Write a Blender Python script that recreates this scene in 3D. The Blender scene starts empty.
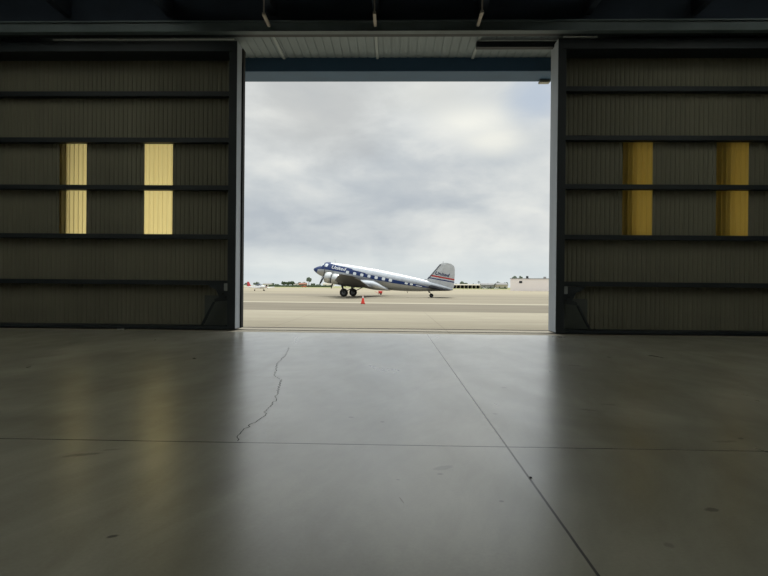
import bpy, bmesh, math, random
from mathutils import Vector, Matrix, noise
C = bpy.context.scene
COL = C.collection
R = math.radians
random.seed(7)

# ------------------------------------------------------------------ helpers
def link(o, parent=None):
    COL.objects.link(o)
    if parent: o.parent = parent
    return o

def tag(o, label=None, cat=None, group=None, kind=None):
    if label: o['label'] = label
    if cat: o['category'] = cat
    if group: o['group'] = group
    if kind: o['kind'] = kind
    return o

def obj(name, bm, mat, parent=None, smooth=False, loc=None):
    """bmesh -> one mesh object; loc moves the origin (geometry given in world/parent space)"""
    me = bpy.data.meshes.new(name)
    if loc: bmesh.ops.translate(bm, vec=-Vector(loc), verts=bm.verts)
    bmesh.ops.recalc_face_normals(bm, faces=bm.faces)
    bm.to_mesh(me); bm.free()
    for m in (mat if isinstance(mat, (list, tuple)) else [mat]): me.materials.append(m)
    if smooth:
        for p in me.polygons: p.use_smooth = True
    o = bpy.data.objects.new(name, me)
    if loc: o.location = loc
    return link(o, parent)

def empty(name, loc, rot=(0, 0, 0)):
    o = bpy.data.objects.new(name, None); o.location = loc; o.rotation_euler = rot
    o.empty_display_size = .3
    return link(o)

def struct(name, bm, mat, parent=None, **k):
    o = obj(name, bm, mat, parent, **k)
    if parent is None: o['kind'] = 'structure'
    return o

def B(): return bmesh.new()

def box(bm, x0, x1, y0, y1, z0, z1, mi=0, bev=0):
    v = [bm.verts.new(p) for p in ((x0,y0,z0),(x1,y0,z0),(x1,y1,z0),(x0,y1,z0),(x0,y0,z1),(x1,y0,z1),(x1,y1,z1),(x0,y1,z1))]
    fs = [bm.faces.new([v[i] for i in q]) for q in ((3,2,1,0),(4,5,6,7),(0,1,5,4),(1,2,6,5),(2,3,7,6),(3,0,4,7))]
    for f in fs: f.material_index = mi
    if bev:
        es = list({e for f in fs for e in f.edges})
        bmesh.ops.bevel(bm, geom=es, offset=bev, segments=2, affect='EDGES')
    return bm

def boxb(*a, **k): return box(B(), *a, **k)

def tube(bm, p0, p1, r0, r1=None, n=12, caps=True):
    r1 = r0 if r1 is None else r1
    p0, p1 = Vector(p0), Vector(p1); d = (p1-p0).normalized()
    u = d.orthogonal().normalized(); w = d.cross(u)
    rings = []
    for p, r in ((p0, r0), (p1, r1)):
        rings.append([bm.verts.new(p + r*(math.cos(2*math.pi*k/n)*u + math.sin(2*math.pi*k/n)*w)) for k in range(n)])
    for k in range(n): bm.faces.new((rings[0][k], rings[0][(k+1)%n], rings[1][(k+1)%n], rings[1][k]))
    if caps: bm.faces.new(rings[0][::-1]); bm.faces.new(rings[1])
    return bm

def lathe(bm, prof, axis='z', c=(0,0,0), n=32, close=False):
    """prof: list of (r, t) along axis"""
    rings = []
    for r, t in prof:
        ring = []
        if r < 1e-5:
            p = {'z': (0,0,t), 'x': (t,0,0), 'y': (0,t,0)}[axis]
            rings.append([bm.verts.new(Vector(p)+Vector(c))]); continue
        for k in range(n):
            a = 2*math.pi*k/n; ca, sa = r*math.cos(a), r*math.sin(a)
            p = {'z': (ca,sa,t), 'x': (t,ca,sa), 'y': (ca,t,sa)}[axis]
            ring.append(bm.verts.new(Vector(p)+Vector(c)))
        rings.append(ring)
    prs = list(zip(rings, rings[1:])) + ([(rings[-1], rings[0])] if close else [])
    for a, b in prs:
        for k in range(n):
            q = [a[k % len(a)], a[(k+1) % len(a)], b[(k+1) % len(b)], b[k % len(b)]]
            q2 = []
            for v in q:
                if v not in q2: q2.append(v)
            if len(q2) > 2: bm.faces.new(q2)
    return bm

def loft(bm, rings, closed=True, cap=True):
    vr = [[bm.verts.new(p) for p in r] for r in rings]
    n = len(vr[0])
    for a, b in zip(vr, vr[1:]):
        for k in range(n if closed else n-1):
            bm.faces.new((a[k], a[(k+1)%n], b[(k+1)%n], b[k]))
    if cap and closed: bm.faces.new(vr[0][::-1]); bm.faces.new(vr[-1])
    return bm

def lerp(pts, x):
    if x <= pts[0][0]: return pts[0][1]
    for (a, b), (c, d) in zip(pts, pts[1:]):
        if x <= c: return b + (d-b)*(x-a)/(c-a)
    return pts[-1][1]

def smo(pts, x):
    """monotone-ish cubic through points"""
    n = len(pts)
    if x <= pts[0][0]: return pts[0][1]
    if x >= pts[-1][0]: return pts[-1][1]
    for i in range(n-1):
        if x <= pts[i+1][0]: break
    def sl(j):
        if j == 0 or j == n-1:
            a, b = (0, 1) if j == 0 else (n-2, n-1)
            return (pts[b][1]-pts[a][1])/(pts[b][0]-pts[a][0])
        s0 = (pts[j][1]-pts[j-1][1])/(pts[j][0]-pts[j-1][0]); s1 = (pts[j+1][1]-pts[j][1])/(pts[j+1][0]-pts[j][0])
        return 0 if s0*s1 <= 0 else 2*s0*s1/(s0+s1)
    h = pts[i+1][0]-pts[i][0]; t = (x-pts[i][0])/h
    return ((2*t**3-3*t*t+1)*pts[i][1] + (t**3-2*t*t+t)*h*sl(i) + (-2*t**3+3*t*t)*pts[i+1][1] + (t**3-t*t)*h*sl(i+1))

# ------------------------------------------------------------------ node helpers
class NT:
    def __init__(s, m): s.nt = m.node_tree; s.n = s.nt.nodes; s.l = s.nt.links
    def new(s, t, **k):
        nd = s.n.new(t)
        for a, b in k.items(): setattr(nd, a, b)
        return nd
    def put(s, sock, v):
        if isinstance(v, bpy.types.NodeSocket): s.l.new(v, sock)
        elif v is not None: sock.default_value = v
    def math(s, op, a, b=None, c=None, clamp=False):
        nd = s.new('ShaderNodeMath', operation=op, use_clamp=clamp)
        for i, v in enumerate((a, b, c)): s.put(nd.inputs[i], v)
        return nd.outputs[0]
    def mix(s, f, a, b, mode='MIX'):
        nd = s.new('ShaderNodeMix', data_type='RGBA', blend_type=mode)
        s.put(nd.inputs[0], f); s.put(nd.inputs[6], a); s.put(nd.inputs[7], b)
        return nd.outputs[2]
    def noise(s, vec, scale, detail=4, rough=.5, dist=0):
        nd = s.new('ShaderNodeTexNoise')
        s.put(nd.inputs['Vector'], vec); nd.inputs['Scale'].default_value = scale
        nd.inputs['Detail'].default_value = detail; nd.inputs['Roughness'].default_value = rough
        nd.inputs['Distortion'].default_value = dist
        return nd.outputs[0]
    def ramp(s, f, stops):
        nd = s.new('ShaderNodeValToRGB'); cr = nd.color_ramp
        while len(cr.elements) < len(stops): cr.elements.new(.5)
        for e, (p, c) in zip(cr.elements, stops):
            e.position = p; e.color = (c, c, c, 1) if isinstance(c, (int, float)) else (*c, 1)
        s.put(nd.inputs[0], f)
        return nd.outputs[0]
    def mapr(s, v, a, b, c=0., d=1., smooth=False):
        nd = s.new('ShaderNodeMapRange')
        if smooth: nd.interpolation_type = 'SMOOTHSTEP'
        for i, x in enumerate((v, a, b, c, d)): s.put(nd.inputs[i], x)
        return nd.outputs[0]
    def xyz(s, v):
        nd = s.new('ShaderNodeSeparateXYZ'); s.put(nd.inputs[0], v); return nd.outputs
    def mapping(s, v, scale=(1,1,1), rot=(0,0,0), loc=(0,0,0)):
        nd = s.new('ShaderNodeMapping'); s.put(nd.inputs[0], v)
        nd.inputs['Location'].default_value = loc; nd.inputs['Rotation'].default_value = rot; nd.inputs['Scale'].default_value = scale
        return nd.outputs[0]

def rgb(r, g, b):
    """sRGB 0-255 -> linear rgba"""
    f = lambda c: (c/255/12.92) if c/255 <= .04045 else ((c/255+.055)/1.055)**2.4
    return (f(r), f(g), f(b), 1)

def newmat(name):
    m = bpy.data.materials.new(name); m.use_nodes = True
    t = NT(m); bs = t.n['Principled BSDF']
    co = t.new('ShaderNodeTexCoord')
    return m, t, bs, co.outputs['Object']

def mat(name, col, rough=.6, metal=0., var=.12, scale=3., bump=0., spec=.5, stretch=(1,1,1)):
    m, t, bs, ob = newmat(name)
    v = t.mapping(ob, scale=stretch)
    n = t.noise(v, scale, 5, .6)
    lo = tuple(c*(1-var) for c in col[:3]) + (1,); hi = tuple(min(1, c*(1+var)) for c in col[:3]) + (1,)
    t.put(bs.inputs['Base Color'], t.mix(t.ramp(n, [(.3, 0), (.7, 1)]), lo, hi))
    bs.inputs['Roughness'].default_value = rough; bs.inputs['Metallic'].default_value = metal
    bs.inputs['Specular IOR Level'].default_value = spec
    if bump:
        b = t.new('ShaderNodeBump'); b.inputs['Strength'].default_value = bump; b.inputs['Distance'].default_value = .02
        t.put(b.inputs['Height'], n); t.put(bs.inputs['Normal'], b.outputs[0])
    return m

M = {}
M['siding'] = mat('ribbed_siding', rgb(122, 120, 104), .75, 0, .12, .6, stretch=(1, 1, .2))
M['girt'] = mat('door_steel_dark', rgb(32, 40, 46), .6, 0, .15, 2)
M['lit_reveal'] = mat('lit_reveal_paint', rgb(172, 181, 192), .6, 0, .08, 1.5, stretch=(1, 1, .15))
M['rubber'] = mat('black_rubber', rgb(28, 30, 30), .8, 0, .1, 4)
M['plate'] = mat('flat_steel_plate', rgb(78, 84, 80), .6, 0, .15, 2)
M['bracket'] = mat('galvanised_bracket', rgb(150, 155, 155), .5, .3, .1, 6)
M['beam'] = mat('header_beam_paint', rgb(100, 112, 116), .65, 0, .15, 1.2)
M['header'] = mat('outer_header_paint', rgb(66, 98, 130), .6, 0, .08, .8)
M['soffit'] = mat('soffit_sheet', rgb(132, 144, 150), .7, 0, .05, .7)
M['soffit_rib'] = mat('soffit_rib_sheet', rgb(160, 170, 174), .7, 0, .07, .7)
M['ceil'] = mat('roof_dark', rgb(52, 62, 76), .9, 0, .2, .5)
M['wall'] = mat('hangar_wall', rgb(104, 102, 92), .8, 0, .1, .4)
M['gap_light'] = mat('gap_light_white', rgb(236, 238, 238), .5, 0, .03, 4)
M['strut'] = mat('strut_steel', rgb(178, 170, 160), .6, 0, .15, 6)
M['rail'] = mat('rail_steel', rgb(80, 76, 70), .5, .5, .2, 8)

# ------------------------------------------------------------------ polished concrete floor
def floor_material():
    m, t, bs, ob = newmat('polished_concrete')
    x, y, z = t.xyz(ob)
    n1 = t.noise(t.mapping(ob, scale=(.5, .35, 1), rot=(0, 0, R(20))), 1.0, 7, .6, .8)
    n2 = t.noise(t.mapping(t.mapping(ob, rot=(0, 0, R(14))), scale=(1.7, .45, 1)), 1.1, 6, .6, .5)
    n3 = t.noise(ob, 40, 3, .7)
    c = t.mix(t.ramp(n1, [(.3, 0), (.7, 1)]), rgb(134, 133, 118), rgb(192, 190, 175))
    c = t.mix(t.math('MULTIPLY', t.ramp(n2, [(.38, 0), (.78, 1)]), .7), c, rgb(124, 118, 98))
    c = t.mix(t.math('MULTIPLY', t.ramp(n3, [(.3, 1), (.6, 0)]), .12), c, rgb(70, 68, 58))
    # saw-cut joints
    wob = t.math('MULTIPLY', t.math('SUBTRACT', t.noise(ob, .7, 6, .7), .5), .05)
    masks = []
    for axis, pos, w in ((x, 1.05, .011), (y, 5.30, .015), (x, -10.6, .009), (y, -4.4, .009), (x, 12.7, .009)):
        d = t.math('ABSOLUTE', t.math('SUBTRACT', t.math('ADD', axis, t.math('MULTIPLY', wob, .25)), pos))
        masks.append(t.mapr(d, w*.55, w, 1., 0.))
    jm = masks[0]
    for q in masks[1:]: jm = t.math('MAXIMUM', jm, q)
    # stains and scuffs, each at a place and with an outline of its own
    sn = t.noise(ob, 6, 5, .7)
    sm = None
    for sx, sy, rx, ry, a, st in STAINS:
        v = t.mapping(ob, loc=(-sx, -sy, 0))
        v2 = t.mapping(v, rot=(0, 0, R(-a)))
        v3 = t.mapping(v2, scale=(1/rx, 1/ry, 0))
        ln = t.new('ShaderNodeVectorMath', operation='LENGTH'); t.put(ln.inputs[0], v3)
        d = t.math('ADD', ln.outputs['Value'], t.math('MULTIPLY', t.math('SUBTRACT', sn, .5), 2.4))
        k = t.math('MULTIPLY', t.mapr(d, .45, 1.1, 1., 0., True), st)
        sm = k if sm is None else t.math('MAXIMUM', sm, k)
    c = t.mix(sm, c, rgb(38, 36, 32))
    c = t.mix(jm, c, rgb(22, 20, 17))
    t.put(bs.inputs['Base Color'], c)
    rn = t.mapr(t.noise(t.mapping(t.mapping(ob, rot=(0, 0, R(-9))), scale=(1.5, .32, 1)), 1.1, 5, .55, .4), .3, .7, .27, .38)
    rn = t.math('ADD', rn, t.math('MULTIPLY', t.math('MAXIMUM', jm, t.math('MULTIPLY', sm, .2)), .4))
    t.put(bs.inputs['Roughness'], rn)
    bs.inputs['IOR'].default_value = 1.5
    bs.inputs['Specular IOR Level'].default_value = 1.0
    bs.inputs['Coat Weight'].default_value = 1.; bs.inputs['Coat IOR'].default_value = 1.7; bs.inputs['Coat Roughness'].default_value = .27
    b = t.new('ShaderNodeBump'); b.inputs['Strength'].default_value = .03; b.inputs['Distance'].default_value = .01
    t.put(b.inputs['Height'], t.math('SUBTRACT', t.noise(t.mapping(ob, scale=(1, .5, 1)), 1.8, 6, .6), t.math('MULTIPLY', jm, 1.)))
    t.put(bs.inputs['Normal'], b.outputs[0])
    return m

STAINS = [ # x, y, rx, ry, angle, strength (metres on the floor)
    (-2.62, 4.84, .16, .05, 25, .6), (-2.45, 5.0, .10, .03, 20, .35), (-1.6, 3.28, .035, .018, 40, .9), (.42, 4.66, .10, .05, 35, .45), (.38, 4.50, .035, .03, 0, .7),
    (3.40, 5.74, .05, .03, 60, .7), (3.2, 5.62, .12, .05, 10, .4), (2.11, 3.87, .045, .03, 20, .7), (1.58, 3.32, .035, .05, 0, .35),
    (1.62, 8.44, .05, .05, 0, .5), (1.18, 6.69, .04, .05, 0, .4), (.75, 3.95, .022, .02, 0, .7), (-.45, 6.4, .03, .03, 0, .6), (-.1, 6.2, .03, .05, 0, .5),
    (3.41, 10.94, .12, .14, 60, .4), (2.33, 6.99, .05, .12, 70, .4), (2.72, 7.31, .05, .12, 80, .35), (.05, 4.35, .02, .015, 0, .6)]
M['floor'] = floor_material()
FLOOR_Y1 = 17.85
struct('floor', boxb(-15.5, 15.5, -15, FLOOR_Y1, -.25, 0), M['floor'])
struct('trim_1', boxb(-15.5, 15.5, FLOOR_Y1+.002, 17.91, -.25, -.004), M['rail'])

# crack in the slab: a thin dark ribbon with a ragged course
def ribbon(name, pts, w, mt, parent):
    bm = B(); rr = random.Random(3); P = []
    for (a, b), (c, d) in zip(pts, pts[1:]):
        n = max(2, int(math.hypot(c-a, d-b)/.06))
        for i in range(n):
            u = i/n; P.append((a+(c-a)*u+rr.uniform(-.022, .022), b+(d-b)*u+rr.uniform(-.015, .015)))
    P.append(pts[-1]); prev = None
    for i, (a, b) in enumerate(P):
        ww = w*rr.uniform(.4, 1.2)
        q = (bm.verts.new((a-ww, b, .0012)), bm.verts.new((a+ww, b, .0012)))
        if prev: bm.faces.new((prev[0], prev[1], q[1], q[0]))
        prev = q
    return obj(name, bm, mt, parent)
M['crack'] = mat('crack_dark', rgb(30, 28, 24), .9, 0, .2, 10)
fl = bpy.data.objects['floor']
ribbon('floor_crack', [(-2.43, 13.56), (-2.23, 12.08), (-2.12, 10.54), (-1.99, 9.92), (-1.89, 9.25), (-1.71, 8.87), (-1.53, 7.65), (-1.46, 7.15), (-1.45, 6.58), (-1.4, 6.33), (-1.45, 6.1), (-1.47, 5.88), (-1.48, 5.61), (-1.43, 5.34)], .0048, M['crack'], fl)

# ------------------------------------------------------------------ apron and far ground
def apron_material():
    m, t, bs, ob = newmat('apron_concrete')
    x, y, z = t.xyz(ob)
    yy = t.math('ADD', y, t.math('MULTIPLY', x, .03))
    n1 = t.noise(t.mapping(ob, scale=(.12, .5, 1)), 1.0, 7, .62, .4)
    n2 = t.noise(t.mapping(ob, scale=(.02, .06, 1)), 1.0, 6, .6, .3)
    n3 = t.noise(t.mapping(ob, scale=(.5, 2.2, 1), rot=(0, 0, R(8))), 1.5, 6, .7, 1.)
    light = t.mix(t.ramp(n1, [(.3, 0), (.7, 1)]), rgb(155, 146, 126), rgb(171, 163, 142))
    light = t.mix(t.math('MULTIPLY', t.ramp(n3, [(.45, 0), (.75, 1)]), .45), light, rgb(138, 132, 116))
    strip = t.mix(t.ramp(n1, [(.3, 0), (.7, 1)]), rgb(169, 162, 146), rgb(184, 177, 160))
    dark = t.mix(t.ramp(n1, [(.3, 0), (.7, 1)]), rgb(114, 106, 90), rgb(131, 123, 106))
    far = t.mix(t.ramp(n2, [(.3, 0), (.7, 1)]), rgb(129, 121, 104), rgb(153, 144, 123))
    vfar = t.mix(t.ramp(n2, [(.3, 0), (.7, 1)]), rgb(155, 145, 122), rgb(169, 159, 136))
    c = t.mix(t.mapr(yy, 20.0, 20.2), strip, light)
    c = t.mix(t.mapr(yy, 33.6, 34.3), c, dark)
    c = t.mix(t.mapr(yy, 49.2, 49.5), c, rgb(175, 167, 146))   # faded painted line
    c = t.mix(t.mapr(yy, 51.5, 51.9), c, far)
    c = t.mix(t.mapr(t.math('ADD', yy, t.math('MULTIPLY', n2, 40)), 120, 170), c, vfar)
    # slab joints
    bx = t.math('ABSOLUTE', t.math('SUBTRACT', t.math('FRACT', t.math('DIVIDE', t.math('ADD', x, 1.2), 6.)), .5))
    by = t.math('ABSOLUTE', t.math('SUBTRACT', t.math('FRACT', t.math('DIVIDE', t.math('ADD', y, .7), 6.)), .5))
    j = t.math('MAXIMUM', t.mapr(bx, .003, .005, 1., 0.), t.mapr(by, .003, .005, 1., 0.))
    c = t.mix(t.math('MULTIPLY', j, t.mapr(y, 30, 36,   .22, 0.)), c, rgb(92, 87, 76))
    # dark edge where the slab meets the hangar sill
    t.put(bs.inputs['Base Color'], c)
    bs.inputs['Roughness'].default_value = .85; bs.inputs['Specular IOR Level'].default_value = .3
    return m
M['apron'] = apron_material()
o = struct('ground', boxb(-500, 500, 17.91, 380, -.26, -.01), M['apron'])
M['grass'] = mat('dry_grass', rgb(148, 148, 100), .95, 0, .25, .02)
bm = boxb(-2500, 2500, 380, 3500, -.3, -.015)
o = obj('grass_field', bm, M['grass']); tag(o, 'strip of dry grass beyond the far edge of the apron', 'grass', kind='stuff')
for i, (y0, y1) in enumerate(((18.70, 18.78), (19.86, 19.94))):
    struct('trim_%d' % (i+2), boxb(-18, 20, y0, y1, -.2, .004), M['rail'])

# ------------------------------------------------------------------ hangar doors
for key, k_ in (('panel', 1.), ('panel_dim', .26)):     # outer right sheets are darkened to dim the light through both leaves
    M[key], t, bs, ob = newmat('translucent_fibreglass_'+key)
    tr = t.new('ShaderNodeBsdfTranslucent'); mx = t.new('ShaderNodeMixShader')
    n = t.noise(t.mapping(ob, scale=(14, 1, .5)), 1.0, 4, .6)
    t.put(tr.inputs[0], t.mix(n, (1.0*k_, .77*k_, .30*k_, 1), (1.0*k_, .86*k_, .40*k_, 1)))
    bs.inputs['Base Color'].default_value = rgb(120, 112, 84); bs.inputs['Roughness'].default_value = .6
    mx.inputs[0].default_value = .12
    t.l.new(tr.outputs[0], mx.inputs[1]); t.l.new(bs.outputs[0], mx.inputs[2])
    t.l.new(mx.outputs[0], t.n['Material Output'].inputs[0])

def corrugated(bm, x0, x1, z0, z1, y, pitch=.15, depth=.02):
    """vertical ribbed sheet in the plane y, ribs towards +y"""
    xs = [x0]; k = math.floor(x0/pitch)
    while True:
        for f, d in ((0, 0), (.55, 0), (.68, 1), (.87, 1)):
            xx = (k+f)*pitch
            if x0 < xx < x1: xs.append(xx)
        k += 1
        if k*pitch > x1: break
    xs.append(x1)
    def dep(xx):
        f = (xx/pitch) % 1.0
        return depth*lerp([(0, 0), (.55, 0), (.68, 1), (.87, 1), (1, 0)], f)
    v = [(bm.verts.new((a, y+dep(a), z0)), bm.verts.new((a, y+dep(a), z1))) for a in xs]
    for a, b in zip(v, v[1:]): bm.faces.new((a[0], b[0], b[1], a[1]))

SEALW = {'door_1': True, 'door_2': False}
def door_leaf(name, x0, x1, y0, y1, top, girts, wins, seal=None, knee=None, wz=(3.02, 6.12), inner=False, pan='panel'):
    """a sliding leaf: ribbed sheet on its outer side, girts, end posts, translucent strips"""
    ys = y0+.06 if inner else y1-.05
    root = empty(name, ((x0+x1)/2, (y0+y1)/2, 0)); root['kind'] = 'structure'
    def part(n, bm, m): 
        o = obj(n, bm, m, root); o.location = -root.location
        return o
    bm = B(); xa = x0
    for (a, b) in wins:
        corrugated(bm, xa, a, .05, top, ys)
        corrugated(bm, a, b, .05, wz[0], ys); corrugated(bm, a, b, wz[1], top, ys)
        xa = b
    corrugated(bm, xa, x1, .05, top, ys)
    part('siding', bm, M['siding'])
    for (a, b) in wins:
        bm = B(); corrugated(bm, a, b, wz[0], wz[1], ys); part('translucent_panel', bm, M[pan])
    for z in ([] if inner else girts):   # C-section: web, two flanges
        bm = boxb(x0+.1, x1-.1, ys-.26, ys-.002, z, z+.02); box(bm, x0+.1, x1-.1, ys-.26, ys-.24, z+.02, z+.13)
        box(bm, x0+.1, x1-.1, ys-.26, ys-.002, z+.13, z+.15)
        part('girt', bm, M['girt'])
    part('top_rail', boxb(x0, x1, y0, y1, top-.32, top), M['girt'])
    bm = boxb(x0, x1, y0, y1, .03, .12); part('bottom_rail', bm, M['girt'])
    for a, b in ((x0, x0+.12), (x1-.12, x1)):
        bm = boxb(a, b, y0, y1-.001, .12, top-.32); part('end_post', bm, M['girt'])
    for a, b in ((x0+.12, x0+.26), (x1-.26, x1-.12)):
        part('inner_post', boxb(a, b, y0+.04, y1-.06, .12, top-.32), M['girt'])
    if seal is not None:
        s = 1 if seal == x1 else -1
        part('lit_jamb_plate', boxb(*((seal, seal+.012) if s > 0 else (seal-.012, seal)), y0+.01, y1-(.28 if SEALW[name] else 0), .06, top-.01), M['lit_reveal'])
        if SEALW[name]: bm = box(B(), min(seal, seal+s*.06), max(seal, seal+s*.06), y1-.28, y1, .04, top-.01, bev=.02)
        if SEALW[name]: part('rubber_seal', bm, M['rubber'])
    if knee is not None:
        s = -1 if knee > 0 else 1      # direction into the leaf
        e = (x1 if knee > 0 else x0) + s*.26
        Xr = lambda a, b: (min(e+s*a, e+s*b), max(e+s*a, e+s*b))
        part('kick_plate', boxb(*Xr(0, .95), ys-.06, ys-.03, .12, 1.1), M['plate'])
        # knee gusset with its bolts
        bm = B(); prof = [(0, 1.5), (.75, 1.5), (.62, 1.36), (.45, 1.3), (.34, 1.05), (.5, .98), (.48, .9), (0, .95)]
        yy = y0+.30
        f = [bm.verts.new((e+s*a, yy, z)) for a, z in prof]; g = [bm.verts.new((e+s*a, yy+.04, z)) for a, z in prof]
        bm.faces.new(f); bm.faces.new(g[::-1])
        for k in range(len(prof)): bm.faces.new((f[k], f[(k+1) % len(prof)], g[(k+1) % len(prof)], g[k]))
        part('gusset', bm, M['girt'])
        for a, z in ((.14, 1.28), (.22, 1.16), (.12, 1.05)):
            part('bolt', lathe(B(), [(0, -.03), (.03, -.03), (.03, .0), (0, .0)], 'y', (e+s*a, yy, z), 10), M['rubber'])
        bm = B()
        p = [(.48, .92), (.56, .88), (.95, .14), (.87, .14)]
        f = [bm.verts.new((e+s*a, yy+.02, z)) for a, z in p]; g = [bm.verts.new((e+s*a, yy+.1, z)) for a, z in p]
        bm.faces.new(f); bm.faces.new(g[::-1])
        for k in range(4): bm.faces.new((f[k], f[(k+1) % 4], g[(k+1) % 4], g[k]))
        part('brace', bm, M['girt'])
        part('latch_plate', boxb(*Xr(.0, .13), y0+.1, y0+.26, 1.26, 1.5, bev=.01), M['bracket'])
    return root

GL = [1.44, 2.95, 4.56, 6.12, 7.64]; GR = [1.51, 3.02, 4.65, 6.22, 7.80]
d1 = door_leaf('door_1', -14.9, -5.03, 18.35, 19.18, 9.22, GL, [(-11.2, -10.28), (-8.32, -7.38)], seal=-5.03, knee=1, wz=(3.05, 6.14))
d2 = door_leaf('door_2', 5.12, 14.9, 18.35, 19.18, 9.27, GR, [(7.45, 8.41), (10.46, 11.48)], seal=5.12, knee=-1, wz=(3.10, 6.26))
d3 = door_leaf('door_3', -18.3, -10.9, 19.24, 20.05, 9.20, GL, [(-17.0, -16.0), (-14.2, -13.2)], inner=True)
d4 = door_leaf('door_4', 6.35, 18.3, 19.24, 20.05, 9.20, GR, [(7.82, 8.82), (10.93, 11.93)], inner=True, pan='panel_dim', wz=(3.10, 6.26))
for d_, a, b, z in ((d1, -10.97, -5.12, 9.24), (d2, 5.25, 6.3, 9.29)):      # added pale strips paint the daylight gap over each leaf
    o = obj('gap_light_strip', boxb(a, b, 18.30, 18.34, z, z+.035), M['gap_light'], d_); o.location = -d_.location
# daylight on the reveals is painted in as pale jamb plates; the dark leaf sides are girt paint

# ------------------------------------------------------------------ header, soffit, roof
bm = boxb(-18.3, 18.3, 17.92, 17.95, 9.34, 9.62)                     # web of the track girder
box(bm, -18.3, 18.3, 17.84, 18.30, 9.60, 9.64); box(bm, -18.3, 18.3, 17.86, 18.10, 9.31, 9.34)
struct('trim_4', bm, M['beam'])
bm = B()                                                             # angle iron of the inner track
box(bm, -18.3, 18.3, 18.12, 18.34, 9.33, 9.37); struct('trim_5', bm, M['girt'])
# ribbed soffit sheet between the inner track and the outer header
bm = B(); xs = -18.3
while xs < 18.2:
    a, b = xs, min(xs+.28, 18.3)
    for u0, u1, z in ((a, a+.24, 9.46), (a+.24, b, 9.48)):
        q = [bm.verts.new(p) for p in ((u0, 18.3, z), (u1, 18.3, z), (u1, 20.34, z), (u0, 20.34, z))]; bm.faces.new(q)
    q = [bm.verts.new(p) for p in ((a+.24, 18.3, 9.46), (a+.24, 20.34, 9.46), (a+.24, 20.34, 9.48), (a+.24, 18.3, 9.48))]; bm.faces.new(q)
    q = [bm.verts.new(p) for p in ((b, 18.3, 9.46), (b, 20.34, 9.46), (b, 20.34, 9.48), (b, 18.3, 9.48))]; bm.faces.new(q)
    xs += .28
struct('ceiling_soffit', bm, M['soffit'])
bpy.data.objects['ceiling_soffit'].name = 'trim_6'
for k, x in enumerate((-13.8, -10.5, -7.2, -3.9, -.62, 2.7, 6.0, 9.3, 12.6)):      # cover battens across the soffit
    struct('trim_%d' % (10+k), boxb(x-.045, x+.045, 18.34, 20.34, 9.41, 9.459), M['soffit_rib'])
struct('trim_7', boxb(-18.3, 18.3, 20.35, 21.40, 8.99, 9.60, bev=.015), M['header'])
struct('trim_8', boxb(2.62, 5.6, 18.8, 19.0, 9.19, 9.38), M['girt'])
# roof and walls
bm = B()
SK = [(-13, -8, -9, 15), (8, 13, -9, 15)]                           # slots for unseen rooflights added to light the interior (x0, x1, y0, y1)
def slab_with_holes(bm, xs, ys, holes, z0, z1):
    for a, b in zip(xs, xs[1:]):
        for c, d in zip(ys, ys[1:]):
            if any(a >= h[0]-1e-6 and b <= h[1]+1e-6 and c >= h[2]-1e-6 and d <= h[3]+1e-6 for h in holes): continue
            box(bm, a, b, c, d, z0, z1)
slab_with_holes(bm, [-18.6, -13, -8, 8, 13, 18.6], [-15.3, -9, 15, 21.45], SK, 11.2, 11.5)
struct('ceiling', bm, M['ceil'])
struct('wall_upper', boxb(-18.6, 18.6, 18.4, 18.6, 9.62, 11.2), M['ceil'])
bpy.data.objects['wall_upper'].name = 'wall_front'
struct('trim_9', boxb(-18.6, 18.6, 21.2, 21.42, 9.6, 11.2), M['header'])
struct('wall_left', boxb(-15.8, -15.5, -15.3, 18.3, -.2, 11.2), M['wall'])
struct('wall_right', boxb(15.5, 15.8, -15.3, 18.3, -.2, 11.2), M['wall'])
struct('wall_back', boxb(-15.8, 15.8, -15.3, -15, -.2, 11.2), M['wall'])
M['fill_rooflight'], t, bs, ob = newmat('fill_rooflight_sheet')
tr = t.new('ShaderNodeBsdfTranslucent'); tr.inputs[0].default_value = (.84, .83, .72, 1)
t.l.new(tr.outputs[0], t.n['Material Output'].inputs[0])
for i, h in enumerate(SK):
    bm = B(); q = [bm.verts.new(p) for p in ((h[0], h[2], 11.35), (h[1], h[2], 11.35), (h[1], h[3], 11.35), (h[0], h[3], 11.35))]; bm.faces.new(q)
    struct('window_%d' % (i+1), bm, M['fill_rooflight'])  # added fill rooflights, out of the camera's view
# purlins / rafter stubs over the track
for i, x in enumerate((-13.8, -10.5, -7.2, -3.9, -.62, 2.7, 6.0, 9.3, 12.6)):
    bm = box(B(), x-.10, x+.10, -15, 18.35, 10.0, 10.5)
    struct('trim_%d' % (20+i), bm, M['ceil'])
for i, (x, y0) in enumerate(((-3.9, 17.05), (-.62, 17.0), (2.52, 16.95))):
    bm = box(B(), x-.045, x+.045, y0, 17.86, 9.43, 9.51, bev=.008)
    box(bm, x-.02, x+.02, y0+.02, y0+.06, 9.5, 10.02)
    struct('trim_%d' % (30+i), bm, M['strut'])

# floodlight under the header
fl_ = empty('floodlight', (5.42, 21.25, 8.99)); tag(fl_, 'small flat floodlight hanging under the header beam at the right end of the doorway', 'light')
M['lamp_body'] = mat('lamp_body', rgb(150, 150, 138), .5, .3, .1, 8)
M['lamp_glass'] = mat('lamp_glass', rgb(190, 190, 175), .15, 0, .03, 5)
obj('housing', box(B(), -.19, .19, -.13, .13, -.10, -.03, bev=.012), M['lamp_body'], fl_)
obj('lens', boxb(-.16, .16, -.10, .10, -.107, -.10), M['lamp_glass'], fl_)
obj('bracket', boxb(-.05, .05, -.04, .04, -.03, 0), M['girt'], fl_)

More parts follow.
